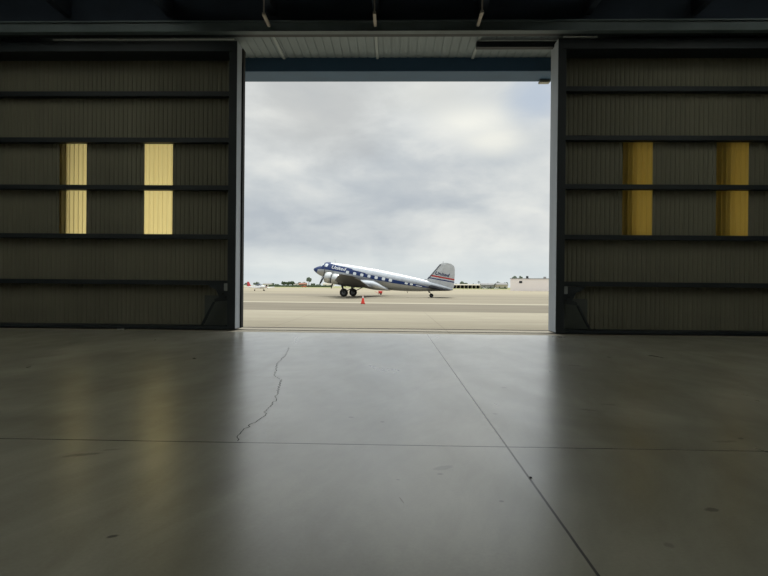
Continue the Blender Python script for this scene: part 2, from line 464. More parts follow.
# ------------------------------------------------------------------ airliner
M['alu'] = None
def metal_skin(name, col=(.62, .64, .66, 1), rough=.34, metal=.9):
    m, t, bs, ob = newmat(name)
    n = t.noise(t.mapping(ob, scale=(1, 1, 1)), 1.6, 5, .6)
    c = t.mix(t.ramp(n, [(.3, 0), (.7, 1)]), tuple(v*.88 for v in col[:3])+(1,), col)
    x, y, z = t.xyz(ob)
    fx = t.math('ABSOLUTE', t.math('SUBTRACT', t.math('FRACT', t.math('MULTIPLY', x, 1/1.02)), .5))
    c = t.mix(t.math('MULTIPLY', t.mapr(fx, .010, .016, 1., 0.), .35), c, (.2, .21, .22, 1))
    t.put(bs.inputs['Base Color'], c)
    bs.inputs['Roughness'].default_value = rough; bs.inputs['Metallic'].default_value = metal
    return m, t, bs, ob, c
M['alu'] = metal_skin('airliner_skin')[0]
M['alu_shade'] = metal_skin('airliner_shade_skin', (.11, .11, .115, 1), .5, .4)[0]  # shade under the wings and nacelles is put into this darker metal
M['cowl'] = metal_skin('cowling_skin', (.60, .61, .60, 1), .3, .7)[0]
M['tail_shade'] = mat('tailplane_shade_skin', rgb(30, 31, 35), .9, 0, .1, 2, spec=.1)  # near-black base paints in the shade below the tailplane
M['tire'] = mat('tyre_rubber', rgb(34, 34, 36), .85, 0, .15, 8)
M['hub'] = mat('wheel_hub', rgb(120, 124, 128), .45, .5, .15, 8)
M['gear'] = mat('gear_strut_steel', rgb(72, 74, 76), .5, .5, .15, 6)
M['engine'] = mat('engine_dark', rgb(46, 46, 46), .6, .3, .3, 10)
M['blade'] = mat('propeller_blade', rgb(48, 50, 54), .5, .2, .1, 6)
M['tipblade'] = mat('propeller_tip_paint', rgb(190, 150, 60), .5, 0, .05, 6)
M['winglass'] = mat('cabin_window_glass', rgb(232, 238, 242), .12, 0, .05, 5, spec=.8)
M['white'] = mat('white_lettering', rgb(236, 238, 240), .5, 0, .03, 5)
M['navy'] = mat('navy_lettering', rgb(26, 40, 88), .5, 0, .05, 5)
M['deicer'] = mat('leading_edge_boot', rgb(52, 58, 72), .6, 0, .05, 5)
BLUE = rgb(8, 44, 100)

def curve_node(t, x, pts):
    nd = t.new('ShaderNodeFloatCurve'); cv = nd.mapping.curves[0]
    nd.mapping.use_clip = False
    P = [(a/20., (b+2)/4.) for a, b in pts]
    while len(cv.points) < len(P): cv.points.new(.5, .5)
    for p, (a, b) in zip(cv.points, P): p.location = (a, b); p.handle_type = 'VECTOR'
    nd.mapping.update()
    t.put(nd.inputs['Value'], t.math('DIVIDE', x, 20.))
    return t.math('SUBTRACT', t.math('MULTIPLY', nd.outputs[0], 4.), 2.)
UP = [(0, 1.6), (2.25, 1.6), (2.5, .93), (3.2, .86), (5.1, .80), (5.75, .74), (5.85, .62), (7.65, .52), (7.75, .40), (9.5, .38), (11.5, .33), (13, .31), (15.4, .27), (16.7, .22), (20, .22)]
LO = [(0, -1.9), (.42, -1.9), (.78, -.18), (1.3, -.06), (2.3, 0.), (4, .03), (5.2, .04), (7.8, -.06), (8.9, -.13), (11.6, -.15), (15.5, -.03), (16.6, .1), (17, .3), (20, .3)]
m, t, bs, ob, c = metal_skin('airliner_livery_skin')
x, y, z = t.xyz(ob)
mask = t.math('MULTIPLY', t.math('LESS_THAN', z, curve_node(t, x, UP)), t.math('GREATER_THAN', z, curve_node(t, x, LO)))
c2 = t.mix(mask, t.mix(1., c, (.68, .69, .70, 1), 'MULTIPLY'), BLUE)
# anti-glare and belly soot trail
t.put(bs.inputs['Base Color'], c2)
t.put(bs.inputs['Metallic'], t.math('MULTIPLY', t.math('SUBTRACT', 1., mask), .9))
M['livery'] = m

plane = empty('propeller_airliner', (-11.17, 81.56, 4.075), (0, R(10), R(-8.8)))
plane.rotation_euler = (Matrix.Rotation(R(-8.8), 3, 'Z') @ Matrix.Rotation(R(10), 3, 'Y')).to_euler()
tag(plane, 'silver and blue vintage twin-engine propeller airliner parked nose-high on the apron', 'airplane')

TOP = [(0, -.30), (.08, -.16), (.3, .02), (.7, .24), (1.12, .43), (1.36, .74), (1.68, 1.0), (2.2, 1.10), (3.5, 1.2), (5, 1.27), (9, 1.33), (12, 1.27), (14, 1.18), (16, 1.04), (18, .82), (19.2, .62), (19.72, .50)]
BOT = [(0, -.30), (.08, -.46), (.3, -.62), (.7, -.84), (1.3, -1.05), (2, -1.2), (3.5, -1.31), (8.5, -1.32), (11, -1.22), (13, -1.0), (15, -.68), (16.5, -.37), (18, -.06), (19.2, .18), (19.72, .36)]
HW = [(0, .02), (.08, .18), (.3, .38), (.7, .60), (1.3, .85), (2, 1.03), (3.2, 1.18), (5, 1.25), (10, 1.25), (12, 1.15), (14, .92), (16, .62), (18, .30), (19.2, .13), (19.72, .05)]
NEXP = 2.25
def hw(X, Z):
    zt, zb, w = smo(TOP, X), smo(BOT, X), smo(HW, X)
    zc, h = (zt+zb)/2, (zt-zb)/2
    u = min(1, abs((Z-zc)/h)); return w*(1-u**NEXP)**(1/NEXP)
xs = [0, .03, .08, .15, .22, .3, .4, .55, .7, .85, 1.0, 1.12, 1.2, 1.28, 1.36, 1.45, 1.55, 1.68, 1.8, 2.0, 2.2, 2.5, 2.8, 3.2] + [3.5+.5*i for i in range(32)] + [19.2, 19.5, 19.65, 19.72]
rings = []
for X in xs:
    zt, zb, w = smo(TOP, X), smo(BOT, X), smo(HW, X)
    if X == 0: zt, zb = zt+.01, zb-.01
    zc, h = (zt+zb)/2, (zt-zb)/2; ring = []
    for k in range(48):
        a = 2*math.pi*k/48; ca, sa = math.cos(a), math.sin(a)
        ring.append((X, w*math.copysign(abs(ca)**(2/NEXP), ca), zc+h*math.copysign(abs(sa)**(2/NEXP), sa)))
    rings.append(ring)
fus = obj('fuselage', loft(B(), rings), M['livery'], plane, smooth=True)

def on_skin(bm_pts, side, off=.012):
    return [(X, side*(hw(X, Z)+off), Z) for X, Z in bm_pts]
def skin_patch(name, X0, X1, Z0, Z1, side, mt, parent, slant=0., nx=4, nz=4, rnd=.12, off=.015):
    bm = B(); g = {}
    for i in range(nx+1):
        for j in range(nz+1):
            u, v = i/nx, j/nz
            X = X0+(X1-X0)*u+slant*v; Z = Z0+(Z1-Z0)*v
            uu, vv = abs(2*u-1), abs(2*v-1)
            if uu > .99 and vv > .99:   # soften corners
                X += -(1 if u > .5 else -1)*rnd*abs(X1-X0)*.5; Z += -(1 if v > .5 else -1)*rnd*abs(Z1-Z0)*.5
            g[i, j] = (X, Z)
    top = {k: bm.verts.new((a, side*(hw(a, b)+off), b)) for k, (a, b) in g.items()}
    bot = {k: bm.verts.new((a, side*(hw(a, b)-.03), b)) for k, (a, b) in g.items()}
    for i in range(nx):
        for j in range(nz):
            for d in (top, bot): bm.faces.new((d[i, j], d[i+1, j], d[i+1, j+1], d[i, j+1]))
    rim = [(i, 0) for i in range(nx)]+[(nx, j) for j in range(nz)]+[(i, nz) for i in range(nx, 0, -1)]+[(0, j) for j in range(nz, 0, -1)]
    for a, b in zip(rim, rim[1:]+rim[:1]): bm.faces.new((top[a], top[b], bot[b], bot[a]))
    return obj(name, bm, mt, parent)
for side in (-1, 1):
    for X in (5.2, 6.22, 7.24, 8.26, 9.28, 10.30, 11.27): skin_patch('cabin_window', X-.22, X+.22, -.02, .36, side, M['winglass'], fus)
    for X in (13.45, 14.15): skin_patch('cabin_window', X-.20, X+.20, .03, .27, side, M['winglass'], fus)
    skin_patch('cockpit_side_window', 1.72, 2.18, .38, .82, side, M['winglass'], fus, slant=.06)
    # windscreen half: follows the steep step above the nose
    bm = B(); rows = []
    for j in range(5):
        X = 1.16+.42*j/4; zt, zb, w = smo(TOP, X), smo(BOT, X), smo(HW, X); zc, h = (zt+zb)/2, (zt-zb)/2
        row = []
        for k in range(6):
            a = R(86-9.5*k)
            row.append(bm.verts.new((X-.012, side*(w*math.cos(a)**(2/NEXP)), zc+h*math.sin(a)**(2/NEXP)+.012)))
        rows.append(row)
    for a, b in zip(rows, rows[1:]):
        for k in range(5): bm.faces.new((a[k], a[k+1], b[k+1], b[k]))
    obj('windscreen', bm, M['winglass'], fus)

def text_part(name, body, X0, X1, Z0, h, place, mt, parent, shear=.25, side=-1):
    cu = bpy.data.curves.new(name, 'FONT'); cu.body = body; cu.size = 1; cu.shear = shear; cu.offset = .018; cu.resolution_u = 3
    to = bpy.data.objects.new(name, cu); COL.objects.link(to)
    dg = bpy.context.evaluated_depsgraph_get(); me = bpy.data.meshes.new_from_object(to.evaluated_get(dg))
    bpy.data.objects.remove(to)
    bm = B(); bm.from_mesh(me)
    bmesh.ops.triangulate(bm, faces=bm.faces)
    for _ in range(1): bmesh.ops.subdivide_edges(bm, edges=[e for e in bm.edges if e.calc_length() > .15], cuts=2)
    vx = [v.co.x for v in bm.verts]; vy = [v.co.y for v in bm.verts]
    x0, x1, y0, y1 = min(vx), max(vx), min(vy), max(vy)
    for v in bm.verts:
        u = (v.co.x-x0)/(x1-x0); w = (v.co.y-y0)/(y1-y0)
        if side > 0: u = 1-u
        v.co = place(X0+(X1-X0)*u, Z0+h*w)
    o = obj(name, bm, mt, parent); return o
for side in (-1, 1):
    text_part('airline_name', 'United', 2.85, 4.92, .26, .46, lambda X, Z: (X, side*(hw(X, Z)+.012), Z), M['white'], fus, .2, side)
    # small pale name plate painted on the band behind the cabin door
    skin_patch('painted_caption', 14.75, 15.6, .05, .14, side, M['white'], fus, off=.006)

# wings (one surface per side) ------------------------------------------------
def airfoil(n=14, th=.14):
    up = []
    for i in range(n+1):
        x = (1-math.cos(math.pi*i/n))/2
        y = 5*th*(.2969*math.sqrt(x)-.126*x-.3516*x*x+.2843*x**3-.1030*x**4)
        up.append((x, y))
    return [(x, y*1.15) for x, y in up] + [(x, -y*.75) for x, y in up[-2:0:-1]]
def wing_ring(lat, le, te, z, th, side):
    ch = te-le
    return [(le+x*ch, side*lat, z+y*ch-.0*x) for x, y in airfoil(th=th)]
def wing(name, secs, side, mt, parent):
    return obj(name, loft(B(), [wing_ring(*s, side) for s in secs]), mt, parent, smooth=True)
for side in (-1, 1):
    secs = [(.6, 4.35, 9.15, -1.12, .15), (1.8, 4.35, 9.12, -1.12, .15), (4.2, 4.40, 9.05, -1.10, .145), (6.5, 5.08, 9.10, -.84, .135),
            (9, 5.82, 9.16, -.55, .125), (11.5, 6.58, 9.22, -.26, .115), (13.2, 7.1, 9.24, -.07, .10), (14.0, 7.45, 9.12, .02, .09), (14.35, 7.8, 8.9, .06, .07), (14.48, 8.1, 8.6, .07, .03)]
    w = wing('wing', secs, side, M['alu_shade'], plane)
    # wing-root fillet
    rg = []
    for X, y0, r in ((4.2, 1.1, .12), (5.2, 1.15, .25), (6.5, 1.15, .34), (8, 1.12, .5), (9, 1.05, .55), (9.8, .95, .42), (10.7, .88, .18), (11.2, .85, .05)):
        rg.append([(X, side*(y0-.25+(r+.25)*(1-math.cos(a)) if False else y0-.1+(r+.1)*math.sin(a)), -1.22+.62*r+ (r*1.1+.05)*math.cos(a)) for a in [2*math.pi*k/16 for k in range(16)]])
    obj('wing_fillet', loft(B(), rg), M['alu'], plane, smooth=True)
    # aileron as its own surface a touch below the trailing edge
    obj('aileron', loft(B(), [[(a, side*l, z), (b, side*l, z+.03), (b, side*l, z-.03)] for l, a, b, z in ((8.4, 9.25, 8.6, -.62), (13.0, 9.34, 8.75, -.10))]), M['alu'], w)
    # engine nacelle group: y = 2.82
    yc, zc = side*2.82, -1.0
    nac = obj('nacelle', loft(B(), [[(X, yc+r*math.cos(a), zz+rz*math.sin(a)) for a in [2*math.pi*k/28 for k in range(28)]] for X, r, rz, zz in
        ((4.78, .66, .68, -1.0), (5.4, .64, .66, -1.02), (6.4, .56, .56, -1.1), (7.4, .42, .42, -1.15), (8.3, .22, .24, -1.16), (8.9, .05, .06, -1.14))]), M['alu_shade'], plane, smooth=True)
    cw = obj('cowling', lathe(B(), [(.50, 2.78), (.56, 2.66), (.64, 2.64), (.71, 2.78), (.745, 3.05), (.75, 3.3), (.72, 3.58), (.66, 3.58), (.68, 3.2), (.5, 2.9)], 'x', (0, yc, zc), 36, close=True), M['cowl'], plane, smooth=True)
    obj('cowl_flap_gap', lathe(B(), [(.1, 3.5), (.665, 3.5), (.665, 3.66), (.1, 3.66)], 'x', (0, yc, zc), 32), M['engine'], cw)
    obj('accessory_cowl', lathe(B(), [(.60, 3.64), (.69, 3.66), (.71, 4.0), (.71, 4.5), (.69, 4.68), (.60, 4.7)], 'x', (0, yc, zc), 36), M['cowl'], plane, smooth=True)
    obj('firewall_band', lathe(B(), [(.1, 4.68), (.67, 4.68), (.67, 4.80), (.1, 4.80)], 'x', (0, yc, zc), 32), M['engine'], nac)
    # radial engine: crankcase and nine cylinders
    eng = obj('engine', lathe(B(), [(0, 2.62), (.14, 2.64), (.2, 2.78), (.24, 3.0), (.24, 3.4), (0, 3.4)], 'x', (0, yc, zc), 20), M['gear'], plane, smooth=True)
    for k in range(9):
        a = 2*math.pi*k/9; u = Vector((0, math.cos(a), math.sin(a)))
        bm = B(); c0 = Vector((3.0, yc, zc))
        for s in range(6): tube(bm, c0+u*(.2+.07*s), c0+u*(.245+.07*s), .12, n=10)
        obj('cylinder', bm, M['engine'], eng)
    # propeller
    pr = obj('propeller_hub', lathe(B(), [(0, 2.22), (.07, 2.24), (.11, 2.32), (.13, 2.45), (.12, 2.64), (0, 2.64)], 'x', (0, yc, zc), 16), M['hub'], plane, smooth=True)
    for k in range(3):
        a = R(-142 if side < 0 else 10)+2*math.pi*k/3
        u = Vector((0, math.cos(a), math.sin(a))); wv = Vector((0, -math.sin(a), math.cos(a))); ax = Vector((1, 0, 0)); rg = []
        for r, ch, th, tw in ((.1, .07, .06, 60), (.3, .09, .05, 50), (.6, .15, .035, 38), (1.0, .17, .024, 28), (1.4, .15, .016, 22), (1.68, .10, .01, 18), (1.76, .03, .006, 18)):
            d1_ = wv*math.cos(R(tw))+ax*math.sin(R(tw)); d2_ = d1_.cross(u)
            cc = Vector((2.42, yc, zc))+u*r
            rg.append([cc+d1_*ch*math.cos(b)+d2_*th*math.sin(b) for b in [2*math.pi*j/10 for j in range(10)]])
        obj('propeller_blade', loft(B(), rg), M['blade'], pr, smooth=True)
    # main gear
    axz = -3.164+.57; ax_ = 5.58
    wh = obj('main_wheel', lathe(B(), [(.27, -.15), (.42, -.17), (.52, -.14), (.565, -.06), (.57, 0), (.565, .06), (.52, .14), (.42, .17), (.27, .15)], 'y', (ax_, yc, axz), 36), M['tire'], plane, smooth=True)
    obj('wheel_hub', lathe(B(), [(0, -.15), (.08, -.16), (.12, -.11), (.24, -.1), (.285, -.14), (.285, .14), (.24, .1), (.12, .11), (.08, .16), (0, .15)], 'y', (ax_, yc, axz), 24), M['hub'], wh)
    for s in (-.27, .27):
        bm = tube(B(), (ax_, yc+s, axz), (5.0, yc+s*1.15, -1.35), .06, .075); obj('gear_strut', bm, M['gear'], plane)
        obj('gear_brace', tube(B(), (ax_+.02, yc+s, axz+.06), (7.35, yc+s*.8, -1.25), .035, .035, 8), M['gear'], plane)
    obj('axle', tube(B(), (ax_, yc-.29, axz), (ax_, yc+.29, axz), .05), M['gear'], plane)
    obj('gear_crossbar', tube(B(), (5.2, yc-.3, -1.85), (5.2, yc+.3, -1.85), .04), M['gear'], plane)
    obj('exhaust_pipe', tube(B(), (4.5, yc-side*.35, -1.62), (5.6, yc-side*.42, -1.72), .1, .08), M['engine'], nac)
    # tailplane and elevator
    sp = wing('tailplane', [(.1, 16.35, 18.5, .22, .26), (1.5, 16.6, 18.45, .22, .26), (3.2, 16.85, 18.42, .22, .25), (3.85, 17.05, 18.4, .22, .2), (4.05, 17.4, 18.35, .22, .08)], side, M['tail_shade'], plane)
    obj('elevator', loft(B(), [[(x_, y_, z_-(x_-18.45)*-.08) for x_, y_, z_ in wing_ring(l, a, b, .22, .16, side)] for l, a, b in ((.25, 18.5, 19.35), (2.0, 18.5, 19.55), (3.3, 18.48, 19.4), (3.9, 18.46, 19.05), (4.05, 18.44, 18.7))]), M['tail_shade'], plane, smooth=True)

# fin and rudder -------------------------------------------------------------
def fin_part(name, outline, thick, mt):
    bm = B(); f = []; g = []
    for X, Z, tf in outline:
        f.append(bm.verts.new((X, -thick*tf, Z))); g.append(bm.verts.new((X, thick*tf, Z)))
    bm.faces.new(f); bm.faces.new(g[::-1]); n = len(f)
    for k in range(n): bm.faces.new((f[k], f[(k+1) % n], g[(k+1) % n], g[k]))
    bmesh.ops.triangulate(bm, faces=[q for q in bm.faces if len(q.verts) > 4])
    return obj(name, bm, mt, plane)
m, t, bs, ob, c = metal_skin('fin_livery_skin', (.62, .64, .65, 1), .5, .5)
x, y, z = t.xyz(ob)
def band(zc_at, half): # stripe that climbs slightly with x
    return t.math('LESS_THAN', t.math('ABSOLUTE', t.math('SUBTRACT', z, zc_at)), half)
red = t.math('MULTIPLY', band(1.80, .10), t.math('GREATER_THAN', x, 16.3))
c = t.mix(red, c, rgb(190, 62, 56))
c = t.mix(band(1.45, .075), c, rgb(40, 56, 110))
t.put(bs.inputs['Base Color'], c)
M['fin'] = m
fin = fin_part('fin', [(15.4, 1.02, .5), (16.05, 1.28, .3), (16.45, 1.9, .3), (16.95, 2.75, .3), (17.3, 3.38, .3), (17.5, 3.62, .2), (17.78, 3.76, .2), (18.02, 3.4, .7), (18.36, .62, .8), (17.0, .7, 1.3)], .09, M['fin'])
rud = fin_part('rudder', [(17.86, 3.78, .3), (18.3, 3.86, .3), (18.8, 3.82, .25), (19.15, 3.68, .2), (19.34, 3.5, .1), (19.45, 3.2, .1), (19.6, 2.4, .1), (19.72, 1.4, .1), (19.78, .75, .1), (19.6, .5, .2), (18.25, .55, 1.1), (17.92, 3.4, .9)], .08, M['fin'])
bm = B(); rg = []
for X, Z in ((16.05, 1.28), (16.45, 1.9), (16.95, 2.75), (17.3, 3.38), (17.42, 3.52)):
    rg.append([(X-.03, 0, Z+.02), (X+.11, -.075, Z-.06), (X+.11, .075, Z-.06)])
obj('leading_edge_boot', loft(bm, rg), M['deicer'], fin)
for side in (-1, 1):
    text_part('airline_name', 'United', 16.98, 18.95, 2.02, .46, lambda X, Z: (X, side*.115, Z), M['navy'], fin, .25, side)
# tail wheel, aerials, pitots
tz = -1.147
tw = obj('tail_wheel', lathe(B(), [(.1, -.07), (.2, -.09), (.27, -.05), (.28, 0), (.27, .05), (.2, .09), (.1, .07)], 'y', (17.0, 0, tz+.28), 24), M['tire'], plane, smooth=True)
obj('wheel_hub', lathe(B(), [(0, -.06), (.11, -.06), (.11, .06), (0, .06)], 'y', (17.0, 0, tz+.28), 16), M['hub'], tw)
for s in (-.12, .12): obj('tail_fork', tube(B(), (17.0, s, tz+.28), (16.7, s*.6, -.42), .03, .045, 8), M['gear'], plane)
obj('tail_strut', tube(B(), (16.7, 0, -.55), (16.45, 0, -.25), .09, .1, 10), M['gear'], plane)
obj('aerial_mast', tube(B(), (2.95, 0, 1.1), (2.8, 0, 1.62), .03, .02, 8), M['alu'], plane)
obj('aerial_mast', tube(B(), (17.75, 0, 3.7), (17.72, 0, 4.0), .03, .02, 8), M['deicer'], fin)
obj('belly_aerial', tube(B(), (13.6, 0, -.85), (13.75, 0, -1.15), .04, .03, 8), M['gear'], plane)
for s in (-.25, .25): obj('pitot_tube', tube(B(), (1.5, s, -1.05), (1.35, s, -1.4), .02, .02, 8), M['gear'], plane)

# ------------------------------------------------------------------ cone, cart, small aircraft
M['cone'] = mat('cone_orange', rgb(232, 58, 36), .5, 0, .05, 6)
M['cone_top'] = mat('cone_reflective_band', rgb(238, 226, 220), .4, 0, .03, 6)
M['cone_base'] = mat('cone_base_black', rgb(40, 34, 30), .7, 0, .1, 6)
def cone(loc, label):
    r = empty('traffic_cone', loc); tag(r, label, 'cone')
    obj('base', box(B(), -.21, .21, -.21, .21, 0, .035, bev=.012), M['cone_base'], r)
    b = obj('cone_body', lathe(B(), [(.17, .035), (.165, .06), (.135, .16), (.03, .70), (.022, .71), (.0, .71)], 'z', n=28), M['cone'], r, smooth=True)
    obj('reflective_band', lathe(B(), [(.0735, .50), (.038, .68)], 'z', n=28), M['cone_top'], b)
    return r
cone((-2.45, 47.4, -.01), 'bright orange traffic cone standing on the apron in front of the airliner wing')

M['red'] = mat('cart_red_paint', rgb(214, 60, 52), .45, 0, .06, 4)
M['dark'] = mat('dark_parts', rgb(44, 44, 46), .7, 0, .1, 4)
ct = empty('wheeled_cart', (-2.15, 99.0, -.01), (0, 0, R(-4))); ct.scale = (.85, .85, .85); tag(ct, 'small red wheeled cart with a drawbar standing behind the airliner belly', 'cart')
obj('tank', lathe(B(), [(0, -.42), (.1, -.4), (.2, -.28), (.2, .28), (.1, .4), (0, .42)], 'x', (0, 0, .52), 20), M['red'], ct, smooth=True)
obj('frame', box(boxb(-.38, .38, -.2, -.14, .26, .32), -.38, .38, .14, .2, .26, .32), M['red'], ct)
obj('handle', tube(tube(B(), (-.38, 0, .3), (-1.1, 0, .62), .03), (-1.1, -.2, .62), (-1.1, .2, .62), .03), M['red'], ct)
obj('saddle', box(B(), -.5, .62, -.06, .06, .72, .82, bev=.02), M['red'], ct)
for s in (-.26, .26):
    obj('wheel', lathe(B(), [(0, -.04), (.15, -.04), (.17, 0), (.15, .04), (0, .04)], 'y', (.1, s, .17), 20), M['dark'], ct)
obj('leg', boxb(-.34, -.30, -.02, .02, 0, .3), M['dark'], ct)

M['gawhite'] = mat('light_aircraft_white', rgb(232, 232, 230), .35, 0, .03, 2)
M['gared'] = mat('light_aircraft_red', rgb(196, 60, 66), .4, 0, .05, 3)
M['gaglass'] = mat('canopy_tint', rgb(60, 72, 84), .12, 0, .05, 4, spec=.8)
M['ganavy'] = mat('light_aircraft_navy', rgb(44, 52, 84), .4, 0, .05, 3)
ga = empty('light_aircraft', (-32.4, 147, -.01), (0, 0, R(145)))   # local x aft; nose points to the right of the photo
tag(ga, 'small white low-wing light aircraft with a red tail fin parked far left of the airliner', 'airplane')
rg = []
for X, zt, zb, w in ((0, 1.15, .95, .1), (.15, 1.3, .75, .35), (.9, 1.42, .65, .52), (1.6, 1.5, .6, .58), (3.2, 1.45, .62, .58), (4.5, 1.3, .75, .38), (6.2, 1.2, .95, .15), (7.0, 1.16, 1.02, .05)):
    zc, h = (zt+zb)/2, (zt-zb)/2
    rg.append([(X, w*math.cos(a), zc+h*math.sin(a)) for a in [2*math.pi*k/20 for k in range(20)]])
gf = obj('fuselage', loft(B(), rg), M['gawhite'], ga, smooth=True)
rg = []
for X, h, w in ((1.35, .05, .3), (1.9, .42, .45), (2.6, .5, .48), (3.3, .35, .42), (3.9, .05, .25)):
    rg.append([(X, w*math.cos(a), 1.42+h*max(0, math.sin(a))) for a in [math.pi*k/10 for k in range(11)]])
obj('canopy', loft(B(), rg), M['gaglass'], ga, smooth=True)
rgs = lambda s: [wing_ring(l, a, b, z, .14, s) for l, a, b, z in ((.3, 1.5, 3.1, .72), (2.5, 1.6, 3.05, .84), (4.6, 1.7, 2.95, .98), (4.85, 1.9, 2.7, 1.0))]
for s in (-1, 1):
    obj('wing', loft(B(), rgs(s)), M['gawhite'], ga, smooth=True)
    obj('tailplane', loft(B(), [wing_ring(l, a, b, 1.12, .1, s) for l, a, b in ((.05, 6.1, 7.0), (1.5, 6.35, 7.0), (1.62, 6.5, 6.9))]), M['gawhite'], ga, smooth=True)
    obj('main_wheel', lathe(B(), [(0, -.06), (.15, -.07), (.19, 0), (.15, .07), (0, .06)], 'y', (2.5, s*1.5, .19), 16), M['dark'], ga)
    obj('gear_leg', tube(B(), (2.5, s*1.42, .19), (2.4, s*1.4, .78), .05), M['gawhite'], ga)
    obj('side_stripe', loft(B(), [[(X, s*(w+.004), z), (X, s*(w+.004), z+.07), (X, s*(w-.05), z+.03)] for X, w, z in ((.9, .51, .98), (1.6, .57, .98), (3.2, .57, .98), (4.5, .375, 1.0))]), M['ganavy'], gf)
obj('nose_wheel', lathe(B(), [(0, -.05), (.13, -.06), (.17, 0), (.13, .06), (0, .05)], 'y', (.55, 0, .17), 16), M['dark'], ga)
obj('nose_leg', tube(B(), (.55, .08, .17), (.65, .02, .8), .04), M['gawhite'], ga)
obj('tail_fin', loft(B(), [[(5.6, -.03, 1.15), (6.98, -.02, 1.15), (6.98, .02, 1.15), (5.6, .03, 1.15)], [(6.45, -.02, 2.35), (7.15, -.01, 2.35), (7.15, .01, 2.35), (6.45, .02, 2.35)]]), M['gared'], ga)
obj('spinner', lathe(B(), [(0, -.28), (.08, -.2), (.13, 0), (0, 0)], 'x', (0, 0, 1.05), 16), M['gared'], ga)
for a in (R(35), R(215)):
    u = Vector((0, math.cos(a), math.sin(a)))
    obj('propeller_blade', tube(B(), Vector((-.08, 0, 1.05))+u*.05, Vector((-.08, 0, 1.05))+u*.9, .05, .03, 6), M['dark'], ga)

# ------------------------------------------------------------------ far buildings
def px2x(px, Y):      # ground x at distance Y for a heading seen at this column of the doorway
    return (px-393.)*Y/580.
M['bwhite'] = mat('pale_plaster', rgb(240, 232, 228), .8, 0, .04, .05)
M['broof'] = mat('grey_roof', rgb(150, 148, 146), .8, 0, .08, .05)
M['btan'] = mat('tan_wall', rgb(186, 178, 160), .8, 0, .06, .05)
M['bdark'] = mat('dark_opening', rgb(36, 38, 42), .8, 0, .1, .2)
M['brick'] = mat('terracotta_wall', rgb(158, 112, 92), .8, 0, .08, .1)

wb = empty('white_building', (px2x(509.5, 258), 258, -.01), (0, 0, R(-15))); tag(wb, 'long white flat-roofed building with one small dark window at the right edge of the doorway', 'building')
X0 = 0.
bm = boxb(X0, X0+62, 0, 30, 0, 5.3); obj('wall', bm, M['bwhite'], wb)
bm = box(B(), X0-.15, X0+62.2, -.15, 30.2, 5.3, 5.55); obj('roof', bm, M['broof'], wb)
obj('roof_edge', loft(B(), [[(X0+a, -.2, 5.3), (X0+a, -.2, 5.35+h*.4), (X0+a, 5, 5.35+h*.4)] for a, h in ((.0, .15), (9, .35), (20, .6), (40, 1.0), (62, 1.4))]), M['broof'], wb)
obj('window', boxb(X0+3.8, X0+5.1, -.08, .05, 3.4, 4.4), M['bdark'], wb)
obj('roof_vent', boxb(X0+6.6, X0+7.6, 3, 4, 5.5, 6.6), M['bdark'], wb)
obj('roof_vent', boxb(X0+14, X0+15.2, 3, 4, 5.5, 6.3), M['broof'], wb)

sh = empty('open_hangar_row', (px2x(466, 600), 600, -.015)); tag(sh, 'long low row of open aircraft shelters with dark bays just right of the airliner tail', 'building')
L = 28.
obj('roof', loft(B(), [[(a, -.8, 3.4), (a, 6, 4.6), (a, 13, 3.4), (a, 6, 4.2)] for a in (-L/2-.5, L/2+.5)]), M['btan'], sh)
obj('back_wall', boxb(-L/2, L/2, 12, 12.3, 0, 3.5), M['bdark'], sh)
for k in range(8):
    a = -L/2+k*L/7; obj('bay_wall', boxb(a-.35, a+.35, 0, 12, 0, 3.5), M['btan'], sh)

def house(px, Y, w, h, d, name, label, wm, rm, gable=True):
    r = empty(name, (px2x(px, Y), Y, -.015)); tag(r, label, 'building')
    obj('wall', boxb(-w/2, w/2, 0, d, 0, h), wm, r)
    if gable: obj('roof', loft(B(), [[(-w/2-.3, -.4, h), (-w/2-.3, d/2, h+d*.16), (-w/2-.3, d+.4, h)], [(w/2+.3, -.4, h), (w/2+.3, d/2, h+d*.16), (w/2+.3, d+.4, h)]]), rm, r)
    else: obj('roof', boxb(-w/2-.2, w/2+.2, -.2, d+.2, h, h+.3), rm, r)
    n = max(1, int(w/5))
    for k in range(n):
        a = -w/2+(k+.5)*w/n; obj('opening', boxb(a-.8, a+.8, -.05, .1, .1, min(h-.5, 2.4)), M['bdark'], r)
house(266, 620, 9, 2.6, 8, 'shed', 'low pale shed behind the small white aircraft', M['bwhite'], M['broof'])
house(296, 650, 6, 3.6, 8, 'shed', 'small pale shed between the tree clump and the reddish house', M['bwhite'], M['broof'], False)
house(302, 640, 8, 3.2, 8, 'house', 'small terracotta house left of the lone tree', M['brick'], M['brick'])
house(328, 600, 11, 2.8, 10, 'shed', 'pale cream shed seen below the airliner engine', M['bwhite'], M['btan'])
house(487, 640, 14, 4.2, 10, 'hangar', 'grey low hangar right of the open shelter row', M['broof'], M['broof'])
house(501.5, 640, 12, 4.6, 12, 'hangar', 'dull tan hangar next to the white building', M['btan'], M['broof'])

